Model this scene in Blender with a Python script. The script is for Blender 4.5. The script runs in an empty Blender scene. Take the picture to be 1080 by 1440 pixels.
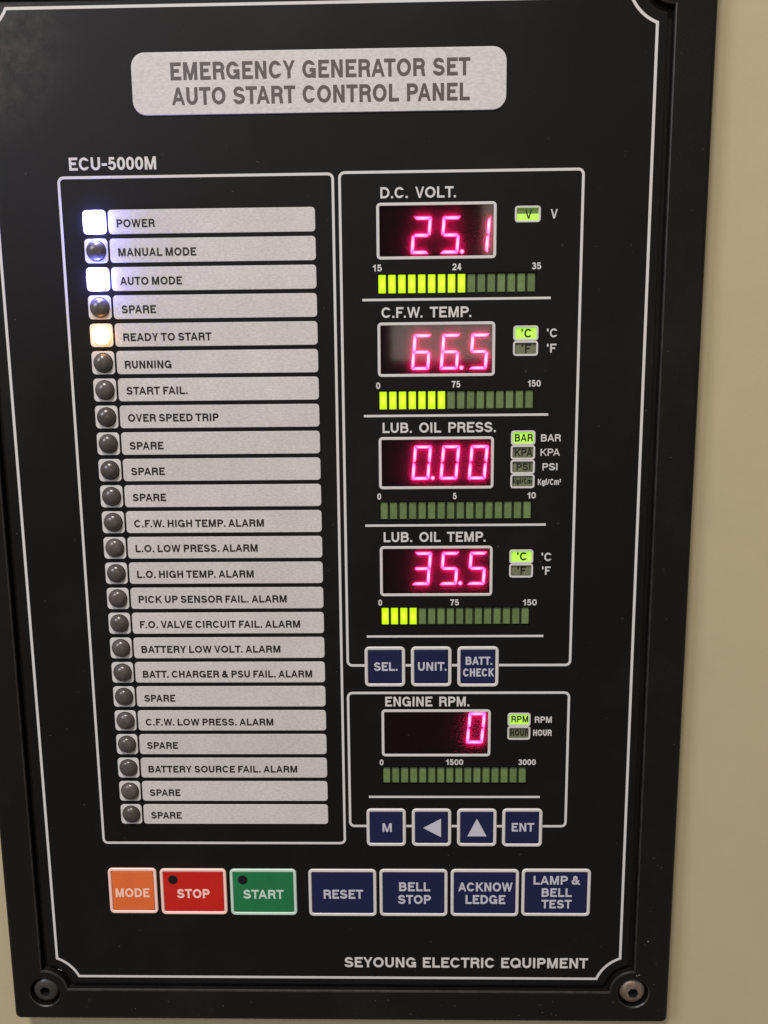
import bpy, bmesh, math, random
from mathutils import Matrix, Vector

# ------------------------------------------------------------------ camera
scene = bpy.context.scene
MM = 0.001
C = scene.collection

cam_data = bpy.data.cameras.new('camera')
cam = bpy.data.objects.new('camera', cam_data)
C.objects.link(cam)
F_PX = 1100.0
cam_data.sensor_fit = 'HORIZONTAL'
cam_data.sensor_width = 36.0
cam_data.lens = 36.0 * F_PX / 1080.0
cam_data.clip_start = 0.01
cam_data.clip_end = 50.0
# camera axes (right, down, forward) written in panel axes (right, down, into the wall)
right = (0.99977961, 0.00946108, 0.01874067)
down = (-0.00652893, 0.98854956, -0.15075523)
fwd = (-0.01995239, 0.15059965, 0.98839347)
def pw(v):                      # panel axes -> world: X right, Z up, Y into the wall
    return Vector((v[0], v[2], -v[1]))
R3 = Matrix((pw(right), -pw(down), -pw(fwd))).transposed()
cam.matrix_world = Matrix.Translation((0, -0.22, 0)) @ R3.to_4x4()
scene.camera = cam

# ------------------------------------------------------------------ light
world = bpy.data.worlds.new('World')
scene.world = world
world.use_nodes = True
bg = world.node_tree.nodes['Background']
bg.inputs['Color'].default_value = (1.0, 0.89, 0.77, 1)
bg.inputs['Strength'].default_value = 0.21

def area(name, loc, target, size, power, color, size_y=None):
    d = bpy.data.lights.new(name, 'AREA')
    d.energy = power; d.color = color
    d.shape = 'RECTANGLE'; d.size = size; d.size_y = size_y or size
    o = bpy.data.objects.new(name, d); C.objects.link(o)
    o.location = loc
    o.rotation_euler = (Vector(target) - Vector(loc)).to_track_quat('-Z', 'Y').to_euler()
    return o
area('ceiling_light', (-0.35, -0.95, 1.60), (0, 0, 0), 0.28, 34.5, (1.0, 0.935, 0.85))
area('side_light', (-1.05, -1.15, 0.80), (0, 0, 0), 0.45, 12.5, (0.84, 0.86, 1.0))
area('added_reflection_low', (0.12, -1.5, 0.112), (0.01, 0, 0.01), 0.27, 0.36, (1.0, 0.86, 0.74), 0.085)  # unseen light added only to mirror in the display filters
area('added_reflection_high', (0.235, -1.5, 0.31), (0.02, 0, 0.03), 0.11, 0.42, (1.0, 0.86, 0.70), 0.26)  # second added light, mirrored at the right of the top display

vs = scene.view_settings
vs.view_transform = 'Standard'; vs.look = 'None'; vs.exposure = 0.0; vs.gamma = 1.0

# ------------------------------------------------------------------ materials
def lin(r, g, b):
    f = lambda c: (c / 12.92 if c <= 0.04045 else ((c + 0.055) / 1.055) ** 2.4)
    return (f(r / 255), f(g / 255), f(b / 255), 1)

def new_mat(name):
    m = bpy.data.materials.new(name); m.use_nodes = True
    nt = m.node_tree
    return m, nt, nt.nodes['Principled BSDF']

def plain(name, col, rough=0.5, spec=0.5, grain=0.0, gscale=4000.0, bump=0.0, bscale=3000.0, metal=0.0,
          stretch=None, coat=0.0):
    m, nt, b = new_mat(name)
    b.inputs['Base Color'].default_value = (*col[:3], 1)
    b.inputs['Roughness'].default_value = rough
    b.inputs['Specular IOR Level'].default_value = spec
    b.inputs['Metallic'].default_value = metal
    b.inputs['Coat Weight'].default_value = coat
    if grain or bump:
        tc = nt.nodes.new('ShaderNodeTexCoord')
        mp = nt.nodes.new('ShaderNodeMapping')
        nt.links.new(tc.outputs['Object'], mp.inputs['Vector'])
        if stretch: mp.inputs['Scale'].default_value = stretch
    if grain:
        n = nt.nodes.new('ShaderNodeTexNoise'); n.inputs['Scale'].default_value = gscale
        n.inputs['Detail'].default_value = 4
        nt.links.new(mp.outputs[0], n.inputs['Vector'])
        r = nt.nodes.new('ShaderNodeMapRange')
        r.inputs['From Min'].default_value = 0.25; r.inputs['From Max'].default_value = 0.75
        r.inputs['To Min'].default_value = 1 - grain; r.inputs['To Max'].default_value = 1 + grain
        nt.links.new(n.outputs['Fac'], r.inputs['Value'])
        mx = nt.nodes.new('ShaderNodeMix'); mx.data_type = 'RGBA'; mx.blend_type = 'MULTIPLY'
        mx.inputs['Factor'].default_value = 1
        mx.inputs['A'].default_value = (*col[:3], 1)
        cb = nt.nodes.new('ShaderNodeCombineColor')
        for i in range(3): nt.links.new(r.outputs[0], cb.inputs[i])
        nt.links.new(cb.outputs[0], mx.inputs['B'])
        nt.links.new(mx.outputs['Result'], b.inputs['Base Color'])
    if bump:
        n2 = nt.nodes.new('ShaderNodeTexNoise'); n2.inputs['Scale'].default_value = bscale
        n2.inputs['Detail'].default_value = 3
        nt.links.new(mp.outputs[0], n2.inputs['Vector'])
        bp = nt.nodes.new('ShaderNodeBump'); bp.inputs['Strength'].default_value = bump
        bp.inputs['Distance'].default_value = 0.00015
        nt.links.new(n2.outputs['Fac'], bp.inputs['Height'])
        nt.links.new(bp.outputs[0], b.inputs['Normal'])
    return m

def dusty_black(name, col, rough, bump, bscale, dust=0.5, spec=0.5):
    """black plastic with fine tooth, faint smears and scattered pale dust specks"""
    m = plain(name, col, rough, spec, 0, 1, bump, bscale)
    nt = m.node_tree; b = nt.nodes['Principled BSDF']
    tc = nt.nodes.new('ShaderNodeTexCoord')
    # specks
    vo = nt.nodes.new('ShaderNodeTexVoronoi'); vo.inputs['Scale'].default_value = 95
    vo.inputs['Randomness'].default_value = 1
    nt.links.new(tc.outputs['Object'], vo.inputs['Vector'])
    sep = nt.nodes.new('ShaderNodeSeparateColor')
    nt.links.new(vo.outputs['Color'], sep.inputs[0])
    rad = nt.nodes.new('ShaderNodeMath'); rad.operation = 'POWER'
    nt.links.new(sep.outputs[0], rad.inputs[0]); rad.inputs[1].default_value = 6
    rr = nt.nodes.new('ShaderNodeMath'); rr.operation = 'MULTIPLY'; rr.inputs[1].default_value = 0.026
    nt.links.new(rad.outputs[0], rr.inputs[0])
    lt = nt.nodes.new('ShaderNodeMath'); lt.operation = 'LESS_THAN'
    nt.links.new(vo.outputs['Distance'], lt.inputs[0]); nt.links.new(rr.outputs[0], lt.inputs[1])
    dm = nt.nodes.new('ShaderNodeMath'); dm.operation = 'MULTIPLY'; dm.inputs[1].default_value = dust
    nt.links.new(lt.outputs[0], dm.inputs[0])
    # smears
    ns = nt.nodes.new('ShaderNodeTexNoise'); ns.inputs['Scale'].default_value = 22
    ns.inputs['Detail'].default_value = 7; ns.inputs['Roughness'].default_value = 0.65
    nt.links.new(tc.outputs['Object'], ns.inputs['Vector'])
    mr = nt.nodes.new('ShaderNodeMapRange')
    mr.inputs['From Min'].default_value = 0.52; mr.inputs['From Max'].default_value = 0.8
    mr.inputs['To Max'].default_value = 0.012
    nt.links.new(ns.outputs['Fac'], mr.inputs['Value'])
    ad = nt.nodes.new('ShaderNodeMath'); ad.operation = 'MAXIMUM'
    nt.links.new(dm.outputs[0], ad.inputs[0]); nt.links.new(mr.outputs[0], ad.inputs[1])
    mx = nt.nodes.new('ShaderNodeMix'); mx.data_type = 'RGBA'
    mx.inputs['A'].default_value = (*col[:3], 1); mx.inputs['B'].default_value = (0.42, 0.38, 0.34, 1)
    nt.links.new(ad.outputs[0], mx.inputs['Factor'])
    nt.links.new(mx.outputs['Result'], b.inputs['Base Color'])
    # uneven gloss from handling
    n3 = nt.nodes.new('ShaderNodeTexNoise'); n3.inputs['Scale'].default_value = 35
    n3.inputs['Detail'].default_value = 5
    nt.links.new(tc.outputs['Object'], n3.inputs['Vector'])
    m3 = nt.nodes.new('ShaderNodeMapRange')
    m3.inputs['To Min'].default_value = rough - 0.08; m3.inputs['To Max'].default_value = rough + 0.08
    nt.links.new(n3.outputs['Fac'], m3.inputs['Value'])
    nt.links.new(m3.outputs[0], b.inputs['Roughness'])
    return m

def glow(name, col, strength, base=(0.5, 0.5, 0.5), rough=0.3):
    m, nt, b = new_mat(name)
    b.inputs['Base Color'].default_value = (*base, 1)
    b.inputs['Emission Color'].default_value = (*col, 1)
    b.inputs['Emission Strength'].default_value = strength
    b.inputs['Roughness'].default_value = rough
    return m

def vary(m, lo, hi, big=0.0):
    """pieces of one kind differ a little in tone"""
    nt = m.node_tree; b = nt.nodes['Principled BSDF']
    src = b.inputs['Base Color'].links[0].from_socket
    oi = nt.nodes.new('ShaderNodeObjectInfo'); mr = nt.nodes.new('ShaderNodeMapRange')
    mr.inputs['To Min'].default_value = lo; mr.inputs['To Max'].default_value = hi
    nt.links.new(oi.outputs['Random'], mr.inputs['Value'])
    v = mr.outputs[0]
    if big:
        tc = nt.nodes.new('ShaderNodeTexCoord'); n = nt.nodes.new('ShaderNodeTexNoise')
        n.inputs['Scale'].default_value = 70; n.inputs['Detail'].default_value = 5
        nt.links.new(tc.outputs['Object'], n.inputs['Vector'])
        m2 = nt.nodes.new('ShaderNodeMapRange'); m2.inputs['From Min'].default_value = .3; m2.inputs['From Max'].default_value = .7
        m2.inputs['To Min'].default_value = 1 - big; m2.inputs['To Max'].default_value = 1 + big
        nt.links.new(n.outputs['Fac'], m2.inputs['Value'])
        mu = nt.nodes.new('ShaderNodeMath'); mu.operation = 'MULTIPLY'
        nt.links.new(v, mu.inputs[0]); nt.links.new(m2.outputs[0], mu.inputs[1]); v = mu.outputs[0]
    hs = nt.nodes.new('ShaderNodeHueSaturation'); nt.links.new(src, hs.inputs['Color']); nt.links.new(v, hs.inputs['Value'])
    nt.links.new(hs.outputs[0], b.inputs['Base Color'])
    return m

M = {}
M['overlay'] = dusty_black('black_overlay_film', (0.0058, 0.0048, 0.0042), 0.42, 0.25, 5200, 0.0, 0.17)
M['bezel'] = dusty_black('black_moulded_plastic', (0.0055, 0.0045, 0.0037), 0.44, 0.5, 2600, 0.35, 0.22)
M['print'] = plain('silver_white_print', (0.60, 0.58, 0.57), 0.45, 0.4, 0.04, 1500)
M['silver'] = plain('silver_label_film', (0.545, 0.525, 0.515), 0.42, 0.4, 0.15, 1100, 0.3, 1500, 0.0, (1, 1, 2.6))
M['title'] = plain('silver_title_plate', (0.565, 0.55, 0.545), 0.40, 0.4, 0.13, 900, 0.2, 1500, 0.0, (1, 1, 2.2))
M['ink'] = plain('dark_grey_ink', (0.014, 0.011, 0.010), 0.45, 0.4)
M['title_ink'] = plain('grey_ink', (0.085, 0.075, 0.072), 0.45, 0.5)
M['navy'] = plain('navy_key_film', (0.006, 0.009, 0.052), 0.42, 0.4, 0.06, 2500, 0.25, 4000)
M['orange'] = plain('orange_key_film', (0.72, 0.145, 0.032), 0.42, 0.4, 0.05, 2500, 0.2, 4000)
M['red'] = plain('red_key_film', (0.50, 0.011, 0.006), 0.42, 0.4, 0.05, 2500, 0.2, 4000)
M['green'] = plain('green_key_film', (0.011, 0.165, 0.055), 0.42, 0.4, 0.05, 2500, 0.2, 4000)
M['pink_print'] = plain('pinkish_print', (0.92, 0.60, 0.54), 0.45, 0.4)
M['orange_print'] = plain('peach_print', (0.92, 0.58, 0.45), 0.45, 0.4)
M['mint_print'] = plain('mint_print', (0.50, 0.66, 0.55), 0.45, 0.4)
M['key_print'] = plain('pale_key_print', (0.50, 0.50, 0.58), 0.45, 0.4)
M['smoke'] = plain('smoky_lamp_plastic', (0.074, 0.065, 0.061), 0.26, 0.5, 0.25, 700)
M['gap'] = plain('shadow_black', (0.006, 0.006, 0.006), 0.7, 0.2)
M['lamp_blue'] = glow('lit_blue_lamp', (0.17, 0.18, 1.0), 300.0)
M['lamp_amber'] = glow('lit_amber_lamp', (1.0, 0.42, 0.14), 15.0)
def bar_mat():
    # each cell has a chip in its middle: hotter there, falling off to the ends
    m = glow('lit_yellow_green_segment', (0.62, 1.0, 0.0), 1.0, (0.06, 0.09, 0.005))
    nt = m.node_tree; b = nt.nodes['Principled BSDF']
    tc = nt.nodes.new('ShaderNodeTexCoord'); mp = nt.nodes.new('ShaderNodeMapping')
    mp.inputs['Location'].default_value = (-.5, -.5, -.5)
    mp.inputs['Scale'].default_value = (1, 1, 1)
    nt.links.new(tc.outputs['Generated'], mp.inputs[0])
    sp = nt.nodes.new('ShaderNodeSeparateXYZ'); nt.links.new(mp.outputs[0], sp.inputs[0])
    cb = nt.nodes.new('ShaderNodeCombineXYZ'); nt.links.new(sp.outputs[0], cb.inputs[0]); nt.links.new(sp.outputs[2], cb.inputs[2])
    ln = nt.nodes.new('ShaderNodeVectorMath'); ln.operation = 'LENGTH'; nt.links.new(cb.outputs[0], ln.inputs[0])
    rp = nt.nodes.new('ShaderNodeValToRGB')
    rp.color_ramp.elements[0].color = (0.95, 1.0, 0.05, 1); rp.color_ramp.elements[0].position = .05
    rp.color_ramp.elements[1].color = (0.62, 0.96, 0.0, 1); rp.color_ramp.elements[1].position = .42
    nt.links.new(ln.outputs['Value'], rp.inputs[0]); nt.links.new(rp.outputs[0], b.inputs['Emission Color'])
    return m
M['bar_on'] = bar_mat()
def seg_mat():
    # light pipe of a digit stroke: hottest along its middle
    m = glow('lit_red_segment', (1.0, 0.12, 0.40), 10.0)
    nt = m.node_tree; b = nt.nodes['Principled BSDF']
    tc = nt.nodes.new('ShaderNodeTexCoord'); mp = nt.nodes.new('ShaderNodeMapping')
    mp.inputs['Location'].default_value = (-.5, -.5, -.5)
    nt.links.new(tc.outputs['Generated'], mp.inputs[0])
    sp = nt.nodes.new('ShaderNodeSeparateXYZ'); nt.links.new(mp.outputs[0], sp.inputs[0])
    cb = nt.nodes.new('ShaderNodeCombineXYZ'); nt.links.new(sp.outputs[0], cb.inputs[0]); nt.links.new(sp.outputs[2], cb.inputs[2])
    ln = nt.nodes.new('ShaderNodeVectorMath'); ln.operation = 'LENGTH'; nt.links.new(cb.outputs[0], ln.inputs[0])
    rp = nt.nodes.new('ShaderNodeValToRGB')
    rp.color_ramp.elements[0].color = (1.0, 0.22, 0.52, 1); rp.color_ramp.elements[0].position = .12
    rp.color_ramp.elements[1].color = (0.85, 0.045, 0.24, 1); rp.color_ramp.elements[1].position = .55
    nt.links.new(ln.outputs['Value'], rp.inputs[0]); nt.links.new(rp.outputs[0], b.inputs['Emission Color'])
    return m
M['bar_off'] = plain('unlit_olive_segment', (0.125, 0.185, 0.068), 0.5, 0.4, 0.15, 1200)
M['bar_back'] = plain('dark_olive_backing', (0.007, 0.016, 0.002), 0.6, 0.3)
M['unit_on'] = glow('lit_green_window', (0.34, 0.85, 0.03), 0.85, (0.3, 0.4, 0.1))
M['unit_dim'] = glow('half_lit_green_window', (0.34, 0.75, 0.05), 0.10, (0.09, 0.13, 0.05))
M['unit_off'] = plain('unlit_grey_green_window', (0.15, 0.17, 0.095), 0.5, 0.4, 0.1, 1200)
M['black_ink'] = plain('black_ink', (0.012, 0.014, 0.008), 0.5, 0.4)
M['disp_back'] = plain('display_black', (0.012, 0.004, 0.005), 0.7, 0.3)
M['screw'] = plain('black_oxide_steel', (0.030, 0.027, 0.024), 0.38, 0.6, 0.3, 900, 0.4, 1800)
M['screw_worn'] = plain('worn_brown_steel', (0.19, 0.145, 0.115), 0.45, 0.5, 0.35, 900, 0.6, 1500, 0.5)
M['segment'] = seg_mat()
for k_ in ('navy', 'orange', 'red', 'green'): vary(M[k_], .94, 1.06, .09)
vary(M['silver'], .96, 1.04, .05); vary(M['title'], 1, 1, .04); vary(M['smoke'], .8, 1.25); vary(M['bar_off'], .85, 1.12)
M['edge'] = plain('plastic_edge_highlight', (0.022, 0.019, 0.017), 0.36, 0.45, 0.5, 260)  # lighter than the black plastic: edge highlights painted into the colour
M['wall'] = plain('beige_painted_metal', (0.452, 0.383, 0.245), 0.5, 0.4, 0.02, 90, 0.2, 900)
def filter_mat():
    m = bpy.data.materials.new('tinted_display_filter'); m.use_nodes = True
    nt = m.node_tree; nt.nodes.remove(nt.nodes['Principled BSDF'])
    out = nt.nodes['Material Output']
    tr = nt.nodes.new('ShaderNodeBsdfTransparent'); tr.inputs[0].default_value = (0.62, 0.50, 0.55, 1)
    tl = nt.nodes.new('ShaderNodeBsdfTranslucent'); tl.inputs[0].default_value = (0.80, 0.010, 0.26, 1)
    gl = nt.nodes.new('ShaderNodeBsdfGlossy'); gl.inputs['Roughness'].default_value = 0.05
    a = nt.nodes.new('ShaderNodeMixShader'); a.inputs[0].default_value = 0.25
    nt.links.new(tr.outputs[0], a.inputs[1]); nt.links.new(tl.outputs[0], a.inputs[2])
    fr = nt.nodes.new('ShaderNodeFresnel'); fr.inputs[0].default_value = 1.4
    b = nt.nodes.new('ShaderNodeMixShader'); nt.links.new(fr.outputs[0], b.inputs[0])
    nt.links.new(a.outputs[0], b.inputs[1]); nt.links.new(gl.outputs[0], b.inputs[2])
    nt.links.new(b.outputs[0], out.inputs['Surface'])
    return m
M['filter'] = filter_mat()

# ------------------------------------------------------------------ geometry helpers
# every builder works in millimetres on the panel face: x right, v down, h out of the face (towards the viewer)
def P3(x, v, h):
    return Vector((x * MM, -h * MM, -v * MM))

def link(name, bm, mat, parent=None, smooth=False, label=None, recalc=True):
    if recalc: bmesh.ops.recalc_face_normals(bm, faces=bm.faces[:])
    me = bpy.data.meshes.new(name); bm.to_mesh(me); bm.free()
    for m in (mat if isinstance(mat, (list, tuple)) else [mat]): me.materials.append(m)
    if smooth:
        for p in me.polygons: p.use_smooth = True
    o = bpy.data.objects.new(name, me); C.objects.link(o)
    if parent: o.parent = parent
    if label: o['label'] = label
    return o

def fill(bm, loops, h, mi=0):
    """flat face with holes: loops = list of point lists"""
    es = []; vss = []
    for lp in loops:
        vs_ = [bm.verts.new(P3(x, v, h)) for x, v in lp]
        vss.append(vs_)
        es += [bm.edges.new((vs_[i], vs_[(i + 1) % len(vs_)])) for i in range(len(vs_))]
    r = bmesh.ops.triangle_fill(bm, use_beauty=True, use_dissolve=False, edges=es, normal=(0, -1, 0))
    for g in r['geom']:
        if isinstance(g, bmesh.types.BMFace): g.material_index = mi
    return vss

def rings(bm, stack, close_last=False, mi=0):
    """stack = list of (points, h) with equal counts: bridge them"""
    prev = None
    for pts, h in stack:
        cur = [bm.verts.new(P3(x, v, h)) for x, v in pts]
        if prev:
            n = len(cur)
            for i in range(n):
                f = bm.faces.new((prev[i], prev[(i + 1) % n], cur[(i + 1) % n], cur[i])); f.material_index = mi
        prev = cur
    if close_last:
        f = bm.faces.new(prev); f.material_index = mi
    return prev

def rrect(x0, x1, v0, v1, r, n=5):
    pts = []
    for cx, cv, a0 in ((x1 - r, v1 - r, 0), (x0 + r, v1 - r, 90), (x0 + r, v0 + r, 180), (x1 - r, v0 + r, 270)):
        for k in range(n + 1):
            a = math.radians(a0 + 90 * k / n)
            pts.append((cx + r * math.cos(a), cv + r * math.sin(a)))
    return pts

def circle(cx, cv, r, n=32, ph=0):
    return [(cx + r * math.cos(2 * math.pi * k / n + ph), cv + r * math.sin(2 * math.pi * k / n + ph)) for k in range(n)]

def slab(x0, x1, v0, v1, r, h0, h1, bev=0.1, n=5):
    """rounded plate with a soft top edge"""
    bm = bmesh.new()
    rings(bm, [(rrect(x0, x1, v0, v1, r, n), h0), (rrect(x0, x1, v0, v1, r, n), h1 - bev),
               (rrect(x0 + bev * .35, x1 - bev * .35, v0 + bev * .35, v1 - bev * .35, max(r - bev * .35, .02), n), h1 - bev * .35),
               (rrect(x0 + bev, x1 - bev, v0 + bev, v1 - bev, max(r - bev, .02), n), h1)], True)
    return bm

def frame_bm(x0, x1, v0, v1, r, w, h0, h1, bev=0.08, n=5):
    """rounded rectangular line / rim of width w"""
    bm = bmesh.new()
    q = lambda d: rrect(x0 + d, x1 - d, v0 + d, v1 - d, max(r - d, 0.05), n)
    rings(bm, [(q(0), h0), (q(0), h1 - bev), (q(bev), h1), (q(w - bev), h1), (q(w), h1 - bev), (q(w), h0)])
    return bm

def line_bm(x0, x1, v0, v1, h0=0.0, h1=0.05):
    bm = bmesh.new(); bev = .03
    R = lambda d: [(x0 + d, v0 + d), (x1 - d, v0 + d), (x1 - d, v1 - d), (x0 + d, v1 - d)]
    rings(bm, [(R(0), h0), (R(0), h1 - bev), (R(bev), h1)], True)
    return bm

def offset_loop(pts, d):
    """miter offset of a closed polyline, d > 0 to the left of travel"""
    n = len(pts); out = []
    for i in range(n):
        p0 = Vector(pts[i - 1]); p1 = Vector(pts[i]); p2 = Vector(pts[(i + 1) % n])
        e1 = (p1 - p0).normalized(); e2 = (p2 - p1).normalized()
        n1 = Vector((-e1.y, e1.x)); n2 = Vector((-e2.y, e2.x))
        b = n1 + n2
        k = 1 + n1.dot(n2)
        if k < 0.25: k = 0.25
        o = b * (d / k)
        out.append((p1.x + o.x, p1.y + o.y))
    return out

def area2(pts):
    return sum(pts[i - 1][0] * pts[i][1] - pts[i][0] * pts[i - 1][1] for i in range(len(pts)))

# ------------------------------------------------------------------ lettering
# own bold grotesque: every letter is a few pen strokes in a unit box (u right, v up)
def E_(cx, cy, rx, ry, a0, a1, n=None):
    n = n or max(3, int(abs(a1 - a0) / 15))
    return [(cx + rx * math.cos(math.radians(a0 + (a1 - a0) * k / n)), cy + ry * math.sin(math.radians(a0 + (a1 - a0) * k / n))) for k in range(n + 1)]
# width / cap height, side bearings, strokes
FONT = {
 'A': (.97, .01, .01, [[(0, 0), (.5, 1)], [(1, 0), (.5, 1)], [(.2, .27), (.8, .27)]]),
 'B': (.84, .10, .06, [[(0, 0), (0, 1)], [(.02, 1), (.55, 1)] + E_(.55, .77, .37, .23, 90, -90) + [(.02, .54)], [(.02, .54), (.56, .54)] + E_(.56, .27, .44, .27, 90, -90) + [(.02, 0)]]),
 'C': (.93, .06, .05, [E_(.5, .5, .5, .5, 36, 324)]),
 'D': (.88, .10, .06, [[(0, 0), (0, 1)], [(.02, 1), (.42, 1)] + E_(.42, .5, .58, .5, 90, -90) + [(.02, 0)]]),
 'E': (.76, .10, .05, [[(0, 0), (0, 1)], [(.02, 1), (1, 1)], [(.02, .53), (.93, .53)], [(.02, 0), (1, 0)]]),
 'F': (.72, .10, .03, [[(0, 0), (0, 1)], [(.02, 1), (1, 1)], [(.02, .50), (.88, .50)]]),
 'G': (.95, .06, .09, [E_(.5, .5, .5, .5, 34, 330), [(1, 0), (1, .44)], [(.56, .44), (1, .44)]]),
 'H': (.82, .10, .10, [[(0, 0), (0, 1)], [(1, 0), (1, 1)], [(.02, .53), (.98, .53)]]),
 'I': (0, .10, .10, [[(0, 0), (0, 1)]]),
 'J': (.68, .04, .10, [[(1, 1), (1, .32)] + E_(.5, .32, .5, .32, 0, -172)]),
 'K': (.90, .10, .00, [[(0, 0), (0, 1)], [(.02, .34), (.95, 1)], [(.34, .60), (1, 0)]]),
 'L': (.72, .10, .03, [[(0, 0), (0, 1)], [(.02, 0), (1, 0)]]),
 'M': (1.0, .10, .10, [[(0, 0), (0, 1)], [(1, 0), (1, 1)], [(.08, 1), (.5, 0)], [(.92, 1), (.5, 0)]]),
 'N': (.82, .10, .10, [[(0, 0), (0, 1)], [(1, 0), (1, 1)], [(.04, 1), (.96, 0)]]),
 'O': (1.0, .06, .06, [E_(.5, .5, .5, .5, 0, 360)]),
 'P': (.80, .10, .04, [[(0, 0), (0, 1)], [(.02, 1), (.56, 1)] + E_(.56, .735, .44, .265, 90, -90) + [(.02, .47)]]),
 'Q': (1.0, .06, .06, [E_(.5, .5, .5, .5, 0, 360), [(.58, .27), (.98, -.02)]]),
 'R': (.86, .10, .03, [[(0, 0), (0, 1)], [(.02, 1), (.56, 1)] + E_(.56, .75, .38, .25, 90, -90) + [(.02, .50)], [(.5, .50), (.66, .50), (.82, .43), (.90, .29), (.92, .12), (.98, 0)]]),
 'S': (.84, .05, .05, [E_(.49, .755, .44, .245, 8, 252) + [(.68, .47)] + E_(.5, .25, .5, .25, 56, -172)]),
 'T': (.82, .02, .02, [[(0, 1), (1, 1)], [(.5, 0), (.5, 1)]]),
 'U': (.82, .09, .09, [[(0, 1), (0, .36)] + E_(.5, .36, .5, .36, 180, 360) + [(1, 1)]]),
 'V': (.90, .01, .01, [[(.02, 1), (.5, 0)], [(.98, 1), (.5, 0)]]),
 'W': (1.32, .01, .01, [[(.01, 1), (.25, 0)], [(.49, 1), (.25, 0)], [(.51, 1), (.75, 0)], [(.99, 1), (.75, 0)]]),
 'X': (.88, .01, .01, [[(.03, 1), (.97, 0)], [(.97, 1), (.03, 0)]]),
 'Y': (.90, .00, .00, [[(.02, 1), (.5, .40)], [(.98, 1), (.5, .40)], [(.5, 0), (.5, .46)]]),
 'Z': (.80, .03, .03, [[(0, 1), (1, 1)], [(.96, 1), (.04, 0)], [(0, 0), (1, 0)]]),
 '0': (.70, .05, .05, [E_(.5, .6, .5, .4, 0, 180) + E_(.5, .4, .5, .4, 180, 360) + [(1, .6)]]),
 '1': (.42, .07, .14, [[(1, 0), (1, 1)], [(0, .76), (.5, .79), (1, .92)]]),
 '2': (.70, .05, .05, [E_(.5, .70, .47, .30, 172, -30) + [(.06, .06)], [(0, 0), (1, 0)]]),
 '3': (.70, .05, .05, [E_(.5, .76, .44, .24, 165, -90), [(.34, .52), (.5, .52)] + E_(.5, .26, .5, .26, 90, -165)]),
 '4': (.72, .04, .05, [[(.70, 0), (.70, 1)], [(.62, 1), (.04, .24)], [(0, .24), (1, .24)]]),
 '5': (.70, .05, .05, [[(.14, 1), (.94, 1)], [(.17, 1), (.10, .42)], E_(.49, .31, .51, .31, 150, -165)]),
 '6': (.70, .05, .05, [E_(.5, .31, .5, .31, 0, 360), E_(.52, .52, .50, .48, 40, 180) + [(0, .3)]]),
 '7': (.70, .05, .05, [[(0, 1), (1, 1)], [(.98, .97), (.6, .55), (.38, 0)]]),
 '8': (.70, .05, .05, [E_(.5, .765, .42, .235, 0, 360), E_(.5, .27, .5, .27, 0, 360)]),
 '.': (0, .09, .09, [[(0, 0), (0, -1)]]),
 "'": (0, .05, .10, [[(0, 1), (0, .72)]]),
 '-': (.46, .05, .05, [[(0, .42), (1, .42)]]),
 '&': (1.0, .04, .02, [[(1, 0), (.24, .70)] + E_(.42, .80, .20, .20, 205, -25) + [(.54, .64), (.30, .52)], [(.42, .58), (.2, .45)] + E_(.36, .24, .34, .24, 142, 315) + [(.88, .50)]]),
 '/': (.62, .00, .00, [[(.0, -.02), (1, 1.02)]]),
 'f': (.42, .03, .02, [[(.4, 0), (.4, .82), (.55, .96), (1, 1)], [(0, .72), (1, .72)]]),
 'g': (.72, .05, .08, [E_(.46, .38, .46, .36, 0, 360), [(1, .80), (1, -.05)] + E_(.5, -.05, .5, .2, 0, -150)]),
 'm': (1.12, .08, .08, [[(0, 0), (0, .76)], [(0, .5)] + E_(.25, .5, .25, .25, 170, 0) + [(.5, 0)], [(.5, .5)] + E_(.75, .5, .25, .25, 170, 0) + [(1, 0)]]),
}

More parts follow.
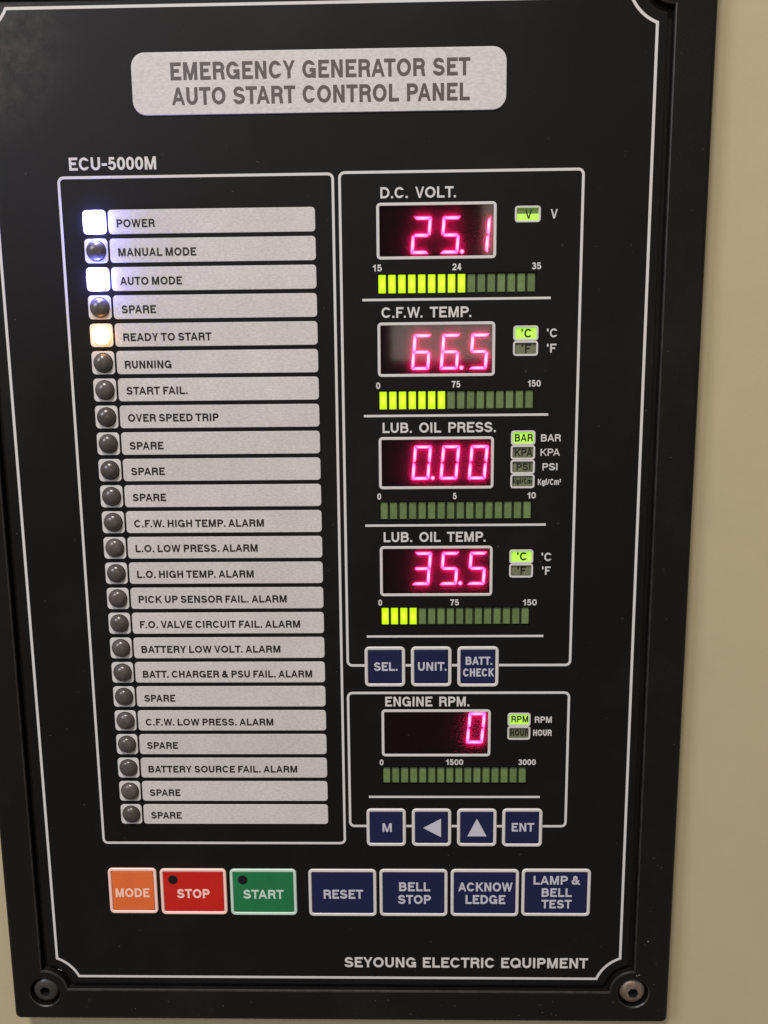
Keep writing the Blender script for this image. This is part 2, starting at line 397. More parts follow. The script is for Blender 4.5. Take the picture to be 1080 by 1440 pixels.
def strip(bm, pts, w, W, H, x0, vb, h0, h1, uv):
    """one pen stroke of width w; ends are cut level or upright like type"""
    q = [pts[0]]; quv = [uv[0]]
    for p, t in zip(pts[1:], uv[1:]):
        if math.hypot(p[0] - q[-1][0], p[1] - q[-1][1]) > 1e-6: q.append(p); quv.append(t)
    pts = q; uv = quv
    closed = math.hypot(pts[0][0] - pts[-1][0], pts[0][1] - pts[-1][1]) < 1e-5
    if closed: pts = pts[:-1]
    n = len(pts); L = []; Rr = []
    for i in range(n):
        if not closed and i in (0, n - 1):
            a, b = (pts[0], pts[1]) if i == 0 else (pts[-2], pts[-1])
            dx, dy = b[0] - a[0], b[1] - a[1]; l = math.hypot(dx, dy); dx /= l; dy /= l
            p = pts[i]; u, v = uv[i]
            for s, out in ((1, L), (-1, Rr)):
                ex, ey = p[0] - dy * w / 2 * s, p[1] + dx * w / 2 * s
                if abs(dy) > abs(dx) * .75:         # level cut
                    t = ((0 if v == 0 else H if v == 1 else p[1]) - ey) / dy
                else:                               # upright cut
                    t = ((0 if u == 0 else W if u == 1 else p[0]) - ex) / dx
                out.append((ex + dx * t, ey + dy * t))
        else:
            p0, p1, p2 = pts[i - 1], pts[i], pts[(i + 1) % n]
            e1 = Vector((p1[0] - p0[0], p1[1] - p0[1])).normalized(); e2 = Vector((p2[0] - p1[0], p2[1] - p1[1])).normalized()
            n1 = Vector((-e1.y, e1.x)); n2 = Vector((-e2.y, e2.x)); k = max(1 + n1.dot(n2), .5)
            o = (n1 + n2) * (w / 2 / k)
            L.append((p1[0] + o.x, p1[1] + o.y)); Rr.append((p1[0] - o.x, p1[1] - o.y))
    mk = lambda lst, h: [bm.verts.new(P3(x0 + x, vb - y, h)) for x, y in lst]
    lt, rt, lb, rb = mk(L, h1), mk(Rr, h1), mk(L, h0), mk(Rr, h0)
    rng = range(n if closed else n - 1)
    for i in rng:
        j = (i + 1) % n
        bm.faces.new((lt[i], lt[j], rt[j], rt[i]))
        bm.faces.new((lt[i], lb[i], lb[j], lt[j])); bm.faces.new((rt[i], rt[j], rb[j], rb[i]))
    if not closed:
        bm.faces.new((lt[0], rt[0], rb[0], lb[0])); bm.faces.new((lt[-1], lb[-1], rb[-1], rt[-1]))

def text_bm(s, x0, x1, vb, cap, wt=.19, space=.32, h0=0.0, h1=0.05):
    """string fitted between x0 and x1 on baseline vb"""
    w = wt * cap
    pen = 0.0; items = []; prev = '#'                # pen in cap heights
    for ch in s:
        if ch == ' ': pen += space; prev = '#'; continue
        k = .55 if ch == '²' else 1.0
        W, lb, rb, strokes = FONT['2' if ch == '²' else ch]
        pen += lb * k if items else 0
        if prev in 'TPFVYW' and ch == 'A' or prev == 'A' and ch in 'TVYW': pen -= .09
        if prev in 'FPTVYW' and ch == '.': pen -= .08
        items.append((strokes, pen, W, k)); pen += W * k; last_rb = rb * k
        pen += rb * k; prev = ch
    pen -= last_rb
    # widths with W == 0 are bare stems: one stem wide
    def fit(sx):
        x = 0; out = []; extra = 0
        for st, p, W, k in items:
            sw = w * k if W == 0 else 0
            out.append((st, p * sx * cap + extra, (W * k * sx * cap) if W else sw, k))
            if W == 0: extra += sw
        return out, (out[-1][1] + out[-1][2])
    lo, hi = .2, 3.0
    for _ in range(40):
        mid = (lo + hi) / 2
        if fit(mid)[1] > x1 - x0: hi = mid
        else: lo = mid
    out, _ = fit(lo)
    bm = bmesh.new()
    for st, px, W, k in out:
        H = cap * k; sw = w * (k ** .6)
        yb = vb - (cap - H)
        for i, pl in enumerate(st):
            if pl == [(0, 0), (0, -1)]:              # full stop
                pts = [(sw / 2, 0), (sw / 2, sw * 1.02)]; pl = [(0, 0), (0, .5)]
            else:
                pts = [(sw / 2 + u * max(W - sw, 0), sw / 2 + v * (H - sw)) for u, v in pl]
                for e in (0, -1):                    # ends that stand on the base or cap line
                    if pl[e][1] in (0, 1):
                        a = pl[e]; b = pl[1 if e == 0 else -2]
                        if abs(b[1] - a[1]) * H > abs(b[0] - a[0]) * max(W, .01) * .75:
                            pts[e] = (pts[e][0], 0 if a[1] == 0 else H)
            diag = len(pl) == 2 and 0.02 < abs(pl[0][0] - pl[1][0]) and .3 < abs(pl[0][1] - pl[1][1])
            strip(bm, pts, sw * (.84 if diag else 1), W, H, x0 + px, yb, h0, h1 + .003 * (i % 4), pl)
    return bm

def text(name, s, x0, x1, vb, cap, mat, parent, wt=.19, space=.32, h0=0.0, h1=0.05, label=None):
    return link(name, text_bm(s, x0, x1, vb, cap, wt, space, h0, h1), mat, parent, label=label)

# ------------------------------------------------------------------ the setting: painted cabinet wall
bm = bmesh.new()
bmesh.ops.create_grid(bm, x_segments=2, y_segments=2, size=0.5)
bmesh.ops.rotate(bm, verts=bm.verts[:], cent=(0, 0, 0), matrix=Matrix.Rotation(math.radians(90), 3, 'X'))
bmesh.ops.translate(bm, verts=bm.verts[:], vec=(0, 0.0062, -0.05))
wall = link('wall', bm, M['wall'], recalc=False)
wall['kind'] = 'structure'

# ------------------------------------------------------------------ the control panel
panel = bpy.data.objects.new('control_panel', None); C.objects.link(panel)
panel.empty_display_size = 0.02
panel['label'] = 'black generator control panel with lit red digits and white label strips, mounted on beige wall'
panel['category'] = 'control panel'

# outline of the sunk face: rectangle with concave corners round the screws
SC = [(-113.0, 186.1), (71.6, 185.3), (71.6, -105.3), (-113.0, -105.6)]   # screw centres BL BR TR TL
def notched(x0, x1, v0, v1, r, n=10):
    """closed outline, corners cut by arcs of radius r round the screw centres"""
    pts = []
    for (cx, cv), k in zip((SC[1], SC[0], SC[3], SC[2]), range(4)):
        ex = x1 if k in (0, 3) else x0; ev = v1 if k in (0, 1) else v0
        sx = -1 if k in (0, 3) else 1; sv = -1 if k in (0, 1) else 1
        a = (ex, cv + sv * math.sqrt(max(r * r - (ex - cx) ** 2, 0)))
        b = (cx + sx * math.sqrt(max(r * r - (ev - cv) ** 2, 0)), ev)
        A = math.atan2(a[1] - cv, a[0] - cx); B = math.atan2(b[1] - cv, b[0] - cx)
        while B - A > math.pi: B -= 2 * math.pi
        while B - A < -math.pi: B += 2 * math.pi
        arc = [(cx + r * math.cos(A + (B - A) * t / n), cv + r * math.sin(A + (B - A) * t / n)) for t in range(n + 1)]
        pts += arc if k in (0, 2) else arc[::-1]
    return pts

# bezel: outer rounded edge, front land with screw bores, chamfer down to the channel
bm = bmesh.new()
BX0, BX1, BV0, BV1 = -123.3, 82.65, -116.0, 195.7
ro = lambda d, h: (rrect(BX0 + d, BX1 - d, BV0 + d, BV1 - d, 2.0 - d, 5), h)
o_in = rings(bm, [ro(0.15, -6.2), ro(0, -5.6), ro(0, -0.5), ro(0.08, -0.05), ro(0.3, 0.35), ro(0.68, 0.65), ro(1.2, 0.8)])
opening = lambda d: notched(-113.5 - d, 71.65 + d, -103.3 - d, 185.0 + d, 7.4 - d)
i_in = rings(bm, [(opening(-0.25), -1.3), (opening(-0.05), 0.35), (opening(0.1), 0.68), (opening(0.4), 0.8)])
bores = []
for cx, cv in SC:
    bores.append(rings(bm, [(circle(cx, cv, 4.75), -2.0), (circle(cx, cv, 4.8), 0.5), (circle(cx, cv, 5.1), 0.8)]))
fl = bmesh.ops.triangle_fill(bm, use_beauty=True, normal=(0, -1, 0),
     edges=[bm.edges.get((r[i], r[(i + 1) % len(r)])) for r in [o_in, i_in] + bores for i in range(len(r))])
for cx, cv in SC:
    bm.faces.new([bm.verts.new(P3(x, v, -2.0)) for x, v in circle(cx, cv, 4.75)])
bm.faces.new([bm.verts.new(P3(x, v, -1.3)) for x, v in opening(-0.25)])      # floor of the sunk face
for f in bm.faces:                                     # inner corner of the land, coloured lighter as a painted highlight
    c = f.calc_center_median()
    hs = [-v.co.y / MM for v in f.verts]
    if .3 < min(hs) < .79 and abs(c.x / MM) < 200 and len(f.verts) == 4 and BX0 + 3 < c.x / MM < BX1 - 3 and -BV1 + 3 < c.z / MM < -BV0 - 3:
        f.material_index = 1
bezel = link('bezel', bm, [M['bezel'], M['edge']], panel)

# screws
def screw(cx, cv, mat, r, label, ang, top):
    bm = bmesh.new()
    prof = [(r, -2.0), (r, top - 1.7), (r * .985, top - 1.3), (r * .93, top - .85), (r * .82, top - .45), (r * .66, top - .18), (r * .52, top - .05)]
    last = rings(bm, [(circle(cx, cv, a, 36), h) for a, h in prof])
    hexa = lambda f: [(cx + r * .40 * f * math.cos(ang + k * math.pi / 3), cv + r * .40 * f * math.sin(ang + k * math.pi / 3)) for k in range(6)]
    rim = circle(cx, cv, r * .52, 36)
    a = [bm.verts.new(P3(x, v, top - .05)) for x, v in rim]
    ring_ = [bm.verts.new(P3(*p, top)) for p in hexa(1.06)]
    es = [bm.edges.new((s_[q], s_[(q + 1) % len(s_)])) for s_ in (a, ring_) for q in range(len(s_))]
    bmesh.ops.triangle_fill(bm, use_beauty=True, edges=es, normal=(0, -1, 0))
    bmesh.ops.remove_doubles(bm, verts=bm.verts[:], dist=1e-7)
    o = link('screw', bm, mat, panel, smooth=True, label=label)
    bm = bmesh.new()
    rings(bm, [(hexa(1.06), top), (hexa(1.0), top - .1), (hexa(.98), top - 2.0)], True)
    link('socket', bm, M['gap'], o)  # shade inside the hole put in as near-black colour
    return o
screw(*SC[0], M['screw'], 4.15, 'blackened socket screw in its round bore', .3, 0.55)
screw(*SC[1], M['screw_worn'], 4.0, 'worn brownish socket screw', .1, 0.75)
screw(*SC[2], M['screw'], 4.1, None, .6, 0.55)
screw(*SC[3], M['screw'], 4.1, None, .2, 0.55)

# ---- layout tables (mm)
DISP = [(-50.4, '251', '25.1', 'voltage'), (-19.05, '665', '66.5', 'cooling water temperature'), (12.3, '000', '0.00', 'oil pressure'),
        (43.45, '355', '35.5', 'oil temperature'), (92.65, '0', '0', 'engine speed')]
DIGV = [-37.25, -6.2, 24.5, 55.15, 103.75]
BARS = [(-31.75, 9), (-0.28, 7), (30.8, 0), (61.85, 4), (111.1, 0)]
DX0, DX1, DH, DW = -5.75, 26.55, 14.72, 0.78
UNITS = [(31.4, 38.35, -49.15, -44.85, 'V', True), (31.45, 38.35, -17.85, -13.75, "'C", True), (31.45, 38.35, -13.75, -9.65, "'F", False),
         (31.25, 38.1, 10.75, 14.85, 'BAR', True), (31.25, 38.1, 14.85, 18.92, 'KPA', False), (31.25, 38.1, 18.92, 22.98, 'PSI', False),
         (31.25, 38.1, 22.98, 27.02, 'Kgf/Cm²', False), (31.3, 38.15, 44.6, 48.72, "'C", True), (31.3, 38.15, 48.72, 52.85, "'F", False),
         (31.5, 38.3, 93.72, 97.9, 'RPM', True), (31.5, 38.3, 97.9, 102.15, 'HOUR', False)]

# ---- face plate with real openings for displays, bars and unit windows
bm = bmesh.new()
outl = lambda d: notched(-111.7 - d, 69.95 + d, -101.7 - d, 183.35 + d, 9.2 - d)
outer_top = rings(bm, [(outl(0), -1.3), (outl(0), -0.15), (outl(-0.15), 0.0)])
holes = []
for v, *_ in DISP:
    q = rrect(DX0 + DW - .1, DX1 - DW + .1, v + DW - .1, v + DH - DW + .1, .5, 3)
    holes.append(rings(bm, [(q, -1.3), (q, 0)]))
for v, n in BARS:
    q = rrect(-5.7, 37.5, v - .25, v + 5.1, .1, 1)
    holes.append(rings(bm, [(q, -1.3), (q, 0)]))
for x0, x1, v0, v1, s, on in UNITS:
    q = rrect(x0 + .5, x1 - .5, v0 + .5, v1 - .5, .3, 3)
    holes.append(rings(bm, [(q, -1.3), (q, 0)]))
bmesh.ops.triangle_fill(bm, use_beauty=True, normal=(0, -1, 0),
     edges=[bm.edges.get((r[i], r[(i + 1) % len(r)])) for r in [outer_top] + holes for i in range(len(r))])
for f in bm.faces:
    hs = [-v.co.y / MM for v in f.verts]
    if len(f.verts) == 4 and -.2 < min(hs) < -.1: f.material_index = 1  # cut edge coloured lighter to draw a thin highlight line
# a patch of settled dust in the upper left corner
nt = M['overlay'].node_tree; pb = nt.nodes['Principled BSDF']
tc = nt.nodes.new('ShaderNodeTexCoord'); sub = nt.nodes.new('ShaderNodeVectorMath'); sub.operation = 'DISTANCE'
sub.inputs[1].default_value = P3(-113, -94, 0)
nt.links.new(tc.outputs['Object'], sub.inputs[0])
fall = nt.nodes.new('ShaderNodeMapRange'); fall.interpolation_type = 'SMOOTHSTEP'
fall.inputs['From Min'].default_value = 0.006; fall.inputs['From Max'].default_value = 0.034
fall.inputs['To Min'].default_value = 1; fall.inputs['To Max'].default_value = 0
nt.links.new(sub.outputs['Value'], fall.inputs['Value'])
nz = nt.nodes.new('ShaderNodeTexNoise'); nz.inputs['Scale'].default_value = 260; nz.inputs['Detail'].default_value = 8; nz.inputs['Roughness'].default_value = .7
nt.links.new(tc.outputs['Object'], nz.inputs['Vector'])
n2 = nt.nodes.new('ShaderNodeMapRange'); n2.inputs['From Min'].default_value = .35; n2.inputs['From Max'].default_value = .75; n2.inputs['To Max'].default_value = .20
nt.links.new(nz.outputs['Fac'], n2.inputs['Value'])
mu = nt.nodes.new('ShaderNodeMath'); mu.operation = 'MULTIPLY'
nt.links.new(fall.outputs[0], mu.inputs[0]); nt.links.new(n2.outputs[0], mu.inputs[1])
mx = nt.nodes.new('ShaderNodeMix'); mx.data_type = 'RGBA'
nt.links.new(pb.inputs['Base Color'].links[0].from_socket, mx.inputs['A'])
mx.inputs['B'].default_value = (0.30, 0.26, 0.22, 1)
nt.links.new(mu.outputs[0], mx.inputs['Factor']); nt.links.new(mx.outputs['Result'], pb.inputs['Base Color'])
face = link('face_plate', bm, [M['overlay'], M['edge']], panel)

# ---- printed border and group lines
bm = bmesh.new()
bo = lambda d: notched(-108.95 - d, 67.75 + d, -100.55 - d, 181.3 + d, 11.8 - d)
rings(bm, [(bo(0), 0), (bo(0), .04), (bo(-.75), .04), (bo(-.75), 0)])
link('border_line', bm, M['print'], panel)
for x0, x1, v0, v1 in ((-91.6, -16.95, -58.35, 135.8), (-15.85, 49.8, -58.6, 79.4), (-15.95, 49.75, 87.15, 130.15)):
    link('group_frame', frame_bm(x0, x1, v0, v1, 1.7, .72, 0, .05, .02), M['print'], panel)
for v in (-25.1, 6.4, 37.45, 70.25, 120.35):
    link('divider_line', line_bm(-9.8, 41.5, v - .33, v + .33), M['print'], panel)

# ---- title plate
tp = link('title_plate', slab(-69.9, 28.7, -88.85, -73.3, 3.6, 0, .3, .12, 8), M['title'], panel, label='silver title plate with two lines of grey capitals')
text('title_lettering', 'EMERGENCY GENERATOR SET', -59.5, 19.2, -81.9, 4.35, M['title_ink'], tp, .20, .44, .3, .34)
text('title_lettering', 'AUTO START CONTROL PANEL', -59.5, 19.1, -75.75, 4.35, M['title_ink'], tp, .20, .44, .3, .34)
text('model_lettering', 'ECU-5000M', -88.1, -64.6, -59.8, 3.3, M['print'], panel, .195)

# ---- indicator rows
ROWS = [('POWER', -65.7), ('MANUAL MODE', -54.8), ('AUTO MODE', -59.05), ('SPARE', -66.6), ('READY TO START', -51.6), ('RUNNING', -63.1),
        ('START FAIL.', -58.95), ('OVER SPEED TRIP', -50.55), ('SPARE', -66.5), ('SPARE', -66.5), ('SPARE', -66.5),
        ('C.F.W. HIGH TEMP. ALARM', -38.8), ('L.O. LOW PRESS. ALARM', -40.85), ('L.O. HIGH TEMP. ALARM', -42.25),
        ('PICK UP SENSOR FAIL. ALARM', -32.9), ('F.O. VALVE CIRCUIT FAIL. ALARM', -29.2), ('BATTERY LOW VOLT. ALARM', -35.2),
        ('BATT. CHARGER & PSU FAIL. ALARM', -26.05), ('SPARE', -66.9), ('C.F.W. LOW PRESS. ALARM', -37.95), ('SPARE', -66.8),
        ('BATTERY SOURCE FAIL. ALARM', -31.2), ('SPARE', -66.8), ('SPARE', -66.8)]
BASE = [1.5, 1.55, 1.63, 1.69, 1.68, 1.65, 1.33, 1.38, 1.7, 1.48, 1.45, 1.52, 1.3, 1.42, 1.38, 1.46, 1.52, 1.65, 1.6, 1.58, 1.47, 1.53, 1.6, 1.47]
lamp_rnd = random.Random(3)
def lamp_bm(cx, cv, r=2.58):
    jx, jv, hh = lamp_rnd.uniform(-.22, .22), lamp_rnd.uniform(-.22, .22), lamp_rnd.uniform(1.4, 1.75)
    bm = bmesh.new(); n = 32
    prof = [(r, 0.0), (r, .30)] + [(r * math.cos(a), .30 + hh * math.sin(a)) for a in [math.radians(t) for t in (12, 24, 36, 48, 60, 72, 82)]]
    rings(bm, [(circle(cx + jx * max(h - .3, 0) / hh, cv + jv * max(h - .3, 0) / hh, a, n), h) for a, h in prof], True)
    return bm
for i, (s, xe) in enumerate(ROWS):
    cv = -46.45 + 7.495 * i
    w = link('lamp_window', slab(-85.35, -78.95, cv - 3.17, cv + 3.17, 1.05, 0, .12, .06), M['print'], panel,
             label={0: 'window of a white-lit lamp', 2: 'window of a white-lit lamp', 4: 'window of an amber-lit lamp'}.get(i))
    bm = bmesh.new()
    rings(bm, [(circle(-82.15, cv, 2.78, 28), .12), (circle(-82.15, cv, 2.78, 28), .135), (circle(-82.15, cv, 2.5, 28), .135)])
    link('lamp_hole', bm, M['gap'], w)
    lit = {0: 'lamp_blue', 2: 'lamp_blue', 4: 'lamp_amber'}.get(i, 'smoke')
    link('lamp', lamp_bm(-82.15, cv), M[lit], w, smooth=True, label={'lamp_blue': 'lit blue-white lamp', 'lamp_amber': 'lit amber lamp'}.get(lit))
    st = link('label_strip', slab(-78.4, -22.25, cv - 3.17, cv + 3.17, .95, 0, .12, .06), M['silver'], panel,
              label='silver strip lettered ' + s.replace('.', ''))
    text('strip_lettering', s, -76.15, xe, cv + BASE[i], 2.18, M['ink'], st, .215, .30, .12, .15)

# ---- numeric displays
def seg_polys(x, v, W=5.0, H=9.7, t=.80, g=.15):
    """seven segments of a slanted digit, bottom-left at (x, v)"""
    S = .09
    q = lambda pts: [(x + a + (H - b) * S, v - H + b) for a, b in pts]
    m = H / 2; k = t / 2
    return {
        'a': q([(g, 0), (W - g, 0), (W - t - g, t), (t + g, t)]),
        'b': q([(W, g * 1.2), (W, m - g), (W - k * .7, m - g * .6), (W - t, m - k - g), (W - t, t + g * 1.2)]),
        'c': q([(W, m + g), (W, H - g * 1.2), (W - t, H - t - g * 1.2), (W - t, m + k + g), (W - k * .7, m + g * .6)]),
        'd': q([(g, H), (t + g, H - t), (W - t - g, H - t), (W - g, H)]),
        'e': q([(0, m + g), (k * .7, m + g * .6), (t, m + k + g), (t, H - t - g * 1.2), (0, H - g * 1.2)]),
        'f': q([(0, g * 1.2), (t, t + g * 1.2), (t, m - k - g), (k * .7, m - g * .6), (0, m - g)]),
        'g': q([(k + g * .6, m), (t + g * .2, m - k), (W - t - g * .2, m - k), (W - k - g * .6, m), (W - t - g * .2, m + k), (t + g * .2, m + k)])}
SEG = {'0': 'abcdef', '1': 'bc', '2': 'abged', '3': 'abgcd', '5': 'afgcd', '6': 'afgedc'}
XD = [3.4, 11.35, 19.35]
DP = {0: 1, 1: 1, 2: 0, 3: 1}
for k, (v, digs, shown, what) in enumerate(DISP):
    bm = bmesh.new()       # the black box behind the filter
    q = rrect(DX0 + DW, DX1 - DW, v + DW, v + DH - DW, .5, 3)
    rings(bm, [(q, -.35), (q, -1.25)], True)
    d = link('display', bm, M['disp_back'], panel, label='display window for ' + what + ' showing ' + shown)
    link('display_rim', frame_bm(DX0, DX1, v, v + DH, 1.1, DW, 0, .12, .06), M['print'], d)
    bm = bmesh.new(); rings(bm, [(q, -.38), (q, -.30)], True)
    link('filter', bm, M['filter'], d)
    for j, ch in enumerate(digs):
        x = XD[j + 3 - len(digs)]
        P = seg_polys(x, DIGV[k])
        for sname in SEG[ch]:
            bm = bmesh.new()
            rings(bm, [(P[sname], -1.24), (P[sname], -.95)], True)
            link('digit_segment', bm, M['segment'], d)
    if k in DP:
        bm = bmesh.new(); c = circle(XD[DP[k]] + 6.05, DIGV[k] - .5, .56, 16)
        rings(bm, [(c, -1.24), (c, -.95)], True)
        link('decimal_point', bm, M['segment'], d)

# ---- bar graphs
for v, lit in BARS:
    bm = bmesh.new(); q = rrect(-5.7, 37.5, v - .25, v + 5.1, .1, 1)
    rings(bm, [(q, -.1), (q, -.62)], True)
    b = link('bar_graph', bm, M['bar_back'], panel, label='bar graph with ' + (str(lit) if lit else 'no') + ' lit segments')
    for j in range(16):
        x = -5.4 + 2.706 * j
        link('bar_segment', slab(x + .02, x + 2.02, v, v + 4.85, .12, -.61, -.38, .08, 2), M['bar_on' if j < lit else 'bar_off'], b,
             label='lit segment' if j < lit else None)

# ---- unit windows
for x0, x1, v0, v1, s, on in UNITS:
    bm = bmesh.new(); q = rrect(x0 + .5, x1 - .5, v0 + .5, v1 - .5, .3, 3)
    rings(bm, [(q, -.05), (q, -.30)], True)
    u = link('unit_window', bm, M['unit_on' if on else 'unit_off'], panel, label=('lit ' if on else 'dark ') + 'unit window reading ' + s)
    link('window_rim', frame_bm(x0 + .02, x1 - .02, v0 + .02, v1 - .02, .8, .52, 0, .12, .05, 4), M['print'], u)
    if s == 'V':
        link('dim_half', slab(x0 + .55, x1 - .55, v0 + .55, (v0 + v1) / 2 - .15, .15, -.32, -.28, .02, 2), M['unit_dim'], u, label='unlit upper half of the window')
    cw = {'V': 2.0, "'C": 2.9, "'F": 2.6, 'BAR': 5.1, 'KPA': 5.0, 'PSI': 3.9, 'Kgf/Cm²': 5.8, 'RPM': 5.0, 'HOUR': 5.5}[s]
    cx = (x0 + x1) / 2 + .25; ch = {'V': 2.3, "'C": 2.4, "'F": 2.4, 'BAR': 2.1, 'KPA': 2.1, 'PSI': 2.0, 'Kgf/Cm²': 1.5, 'RPM': 2.0, 'HOUR': 2.0}[s]
    cv = (v0 + v1) / 2
    text('window_lettering', s, cx - cw / 2, cx + cw / 2, cv + ch / 2, ch, M['black_ink'], u, .19, .3, -.3, -.24)

# ---- printed lettering beside the instruments
T = [('V', 40.94, 42.89, -45.77, 2.42), ("'C", 40.67, 43.58, -14.62, 2.34), ("'F", 40.75, 43.34, -10.52, 2.36), ('BAR', 39.64, 45.19, 13.86, 1.98),
     ('KPA', 39.59, 45.01, 17.90, 2.02), ('PSI', 40.21, 44.39, 21.96, 2.01), ('Kgf/Cm²', 39.02, 45.49, 26.10, 1.72), ("'C", 40.47, 43.39, 48.03, 2.43),
     ("'F", 40.70, 43.14, 52.05, 2.42), ('RPM', 39.54, 44.50, 96.82, 1.92), ('HOUR', 39.13, 44.59, 100.91, 1.93)]
for s, a, b, v, c in T: text('unit_lettering', s, a, b, v, c, M['print'], panel, .16 if s[0] == 'K' else .18)
T = [('D.C. VOLT.', -4.6, 15.6, -51.54, 2.85), ('C.F.W. TEMP.', -4.6, 19.94, -20.28, 2.85), ('LUB. OIL PRESS.', -4.6, 26.98, 11.14, 2.85),
     ('LUB. OIL TEMP.', -4.6, 24.45, 42.25, 2.88), ('ENGINE RPM.', -4.6, 20.20, 91.68, 3.0)]
for s, a, b, v, c in T: text('heading_lettering', s, a, b, v, c, M['print'], panel, .19, .62)
T = [('15', -6.85, -4.40, -32.64), ('24', 14.71, 17.22, -32.69), ('35', 36.19, 38.74, -32.67), ('0', -6.29, -5.16, -1.07), ('75', 14.63, 17.05, -1.26),
     ('150', 35.72, 39.25, -1.30), ('0', -6.29, -5.22, 29.98), ('5', 15.08, 16.21, 29.98), ('10', 36.17, 38.49, 29.93), ('0', -6.35, -5.26, 60.97),
     ('75', 14.44, 16.97, 60.98), ('150', 35.42, 39.39, 61.07), ('0', -6.44, -5.32, 110.17), ('1500', 13.39, 18.48, 110.10), ('3000', 34.87, 40.07, 110.11)]
for s, a, b, v in T: text('scale_number', s, a, b, v, 1.8, M['print'], panel, .19)
text('maker_lettering', 'SEYOUNG ELECTRIC EQUIPMENT', -18.1, 57.5, 177.32, 3.45, M['print'], panel, .195, .48)

# ---- push buttons
def button(x0, x1, v0, v1, pad, rim, label, texts=(), tmat='key_print', wt=.2):
    b = link('push_button', frame_bm(x0, x1, v0, v1, 1.35, .95, 0, .42, .18, 6), M[rim], panel, smooth=False, label=label)
    link('key_shadow_line', slab(x0 + .9, x1 - .9, v0 + .9, v1 - .9, .7, 0, .08, .02), M['gap'], b)  # black line painted in for the shadow between rim and pad
    link('key_pad', slab(x0 + 1.05, x1 - 1.05, v0 + 1.05, v1 - 1.05, .7, .08, .34, .14), M[pad], b)
    for s, a, c, v, cap in texts:
        text('key_lettering', s, a, c, v, cap, M[tmat], b, wt, .32, .34, .38)
    return b
button(-10.5, 1.35, 73.3, 85.45, 'navy', 'print', 'navy key lettered SEL', [('SEL.', -7.81, -.92, 80.56, 2.6)])
button(3.05, 14.9, 73.3, 85.45, 'navy', 'print', 'navy key lettered UNIT', [('UNIT.', 5.07, 13.4, 80.56, 2.6)])
button(16.6, 28.65, 73.3, 85.55, 'navy', 'print', 'navy key lettered BATT CHECK', [('BATT.', 19.0, 26.75, 78.8, 2.45), ('CHECK', 18.26, 27.35, 82.37, 2.45)])
button(-10.6, 1.3, 124.05, 136.2, 'navy', 'print', 'navy key lettered M', [('M', -5.8, -2.99, 131.5, 2.8)])
bl = button(3.1, 15.0, 124.05, 136.2, 'navy', 'print', 'navy key with left arrow')
bu = button(16.75, 28.65, 124.05, 136.2, 'navy', 'print', 'navy key with up arrow')
button(30.35, 42.4, 124.0, 136.3, 'navy', 'print', 'navy key lettered ENT', [('ENT', 33.2, 39.93, 131.3, 2.75)])
for par, tri in ((bl, [(6.5, 130.2), (11.9, 127.2), (11.9, 133.2)]), (bu, [(22.7, 127.2), (25.65, 132.9), (19.85, 132.9)])):
    bm = bmesh.new(); rings(bm, [(tri, .34), (tri, .38)], True)
    link('arrow_symbol', bm, M['key_print'], par)
button(-90.55, -75.55, 143.75, 158.9, 'orange', 'pink_print', 'orange key lettered MODE', [('MODE', -88.5, -77.95, 153.4, 2.95)], 'orange_print')
bs = button(-74.5, -54.0, 143.9, 159.2, 'red', 'pink_print', 'red key lettered STOP', [('STOP', -69.4, -59.3, 153.65, 3.0)], 'pink_print')
bg_ = button(-52.9, -32.4, 143.95, 159.35, 'green', 'mint_print', 'green key lettered START', [('START', -48.9, -36.45, 153.8, 3.0)], 'mint_print')
for par, x in ((bs, -70.5), (bg_, -48.95)):
    bm = bmesh.new()
    rings(bm, [(circle(x, 147.5, 1.5, 24), .34), (circle(x, 147.5, 1.42, 24), .44), (circle(x, 147.5, 1.1, 24), .5)], True)
    link('pilot_lamp', bm, M['gap'], par)
button(-28.7, -7.85, 143.95, 159.6, 'navy', 'print', 'navy key lettered RESET', [('RESET', -24.1, -11.97, 153.7, 3.0)])
button(-6.9, 13.95, 143.9, 159.55, 'navy', 'print', 'navy key lettered BELL STOP', [('BELL', -.9, 8.6, 151.1, 2.95), ('STOP', -1.25, 8.83, 155.35, 2.95)])
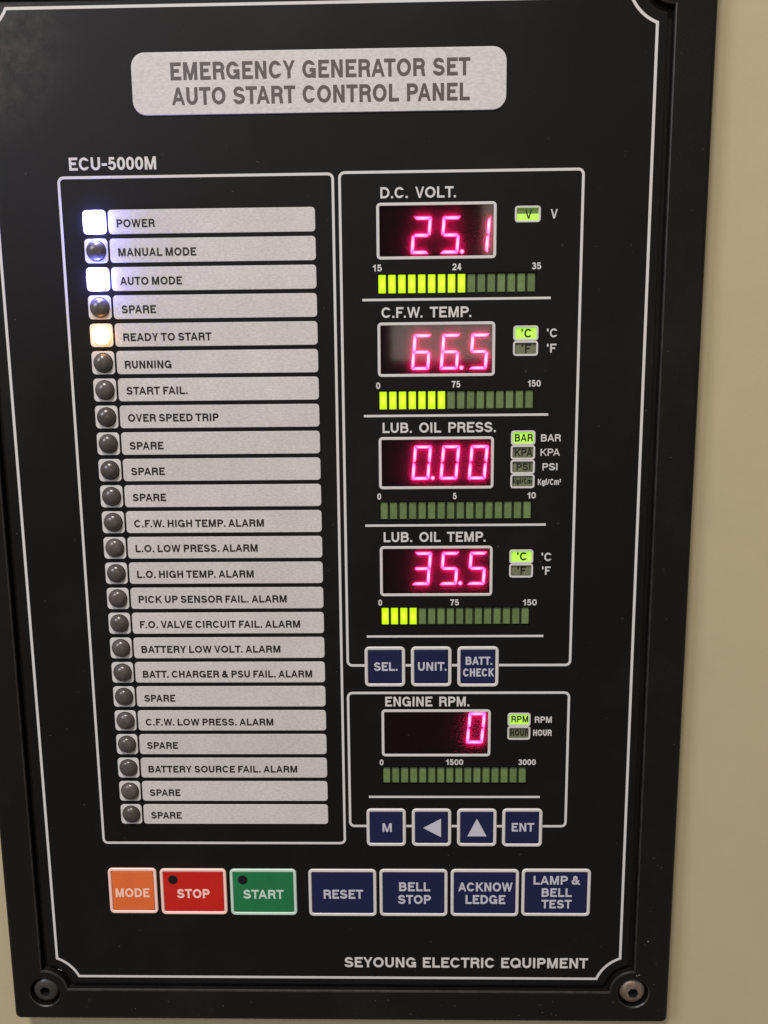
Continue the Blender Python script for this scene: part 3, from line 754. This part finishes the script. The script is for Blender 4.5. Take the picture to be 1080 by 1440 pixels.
button(14.9, 35.7, 143.85, 159.5, 'navy', 'print', 'navy key lettered ACKNOW LEDGE', [('ACKNOW', 17.15, 33.8, 151.1, 2.95), ('LEDGE', 19.44, 31.6, 155.3, 2.95)])
button(36.55, 57.5, 143.7, 159.35, 'navy', 'print', 'navy key lettered LAMP AND BELL TEST',
       [('LAMP &', 40.1, 54.3, 148.75, 2.85), ('BELL', 42.65, 51.8, 152.85, 2.85), ('TEST', 42.65, 51.85, 156.7, 2.85)])

# ---- dust and lint that have settled on the face
rnd = random.Random(7)
bm = bmesh.new()
def speck(x, v, r, h, el=1.0, a=0.0):
    n = 6; ph = rnd.random() * 6
    pts = []
    for k in range(n):
        t = 2 * math.pi * k / n + ph; q = r * rnd.uniform(.6, 1.2)
        px, pv = q * math.cos(t) * el, q * math.sin(t)
        pts.append((x + px * math.cos(a) - pv * math.sin(a), v + px * math.sin(a) + pv * math.cos(a)))
    rings(bm, [(pts, h), ([(x + (p - x) * .6, v + (q - v) * .6) for p, q in pts], h + min(r, .12) * .7)], True)
for k in range(170):
    x, v = rnd.uniform(-111, 69), rnd.uniform(-100, 183)
    speck(x, v, rnd.uniform(.035, .09) if k % 9 else rnd.uniform(.09, .15), .005)
for k in range(26):                                   # fibres
    speck(rnd.uniform(-110, 69), rnd.uniform(-100, 182), rnd.uniform(.03, .045), .005, rnd.uniform(5, 14), rnd.uniform(0, 3.1))
for k in range(60):                                   # on the bezel
    if k % 2: x, v = rnd.uniform(73.5, 81), rnd.uniform(-100, 194)
    else: x, v = rnd.uniform(-122, 80), rnd.uniform(187.5, 194)
    if min(math.hypot(x - c[0], v - c[1]) for c in SC) > 6: speck(x, v, rnd.uniform(.04, .11), .8)
for x, v in ((73.2, 179.0), (72.5, 179.2), (65.2, 186.6), (-108.3, 178.6), (-107.6, 178.9), (75.5, 167.5)):
    speck(x, v, .2, .8 if x > 72 else .02, 1.5, .3)
dust = link('dust', bm, plain('pale_dust', (0.22, 0.20, 0.18), 0.9, 0.2), panel)
dust['kind'] = 'stuff'
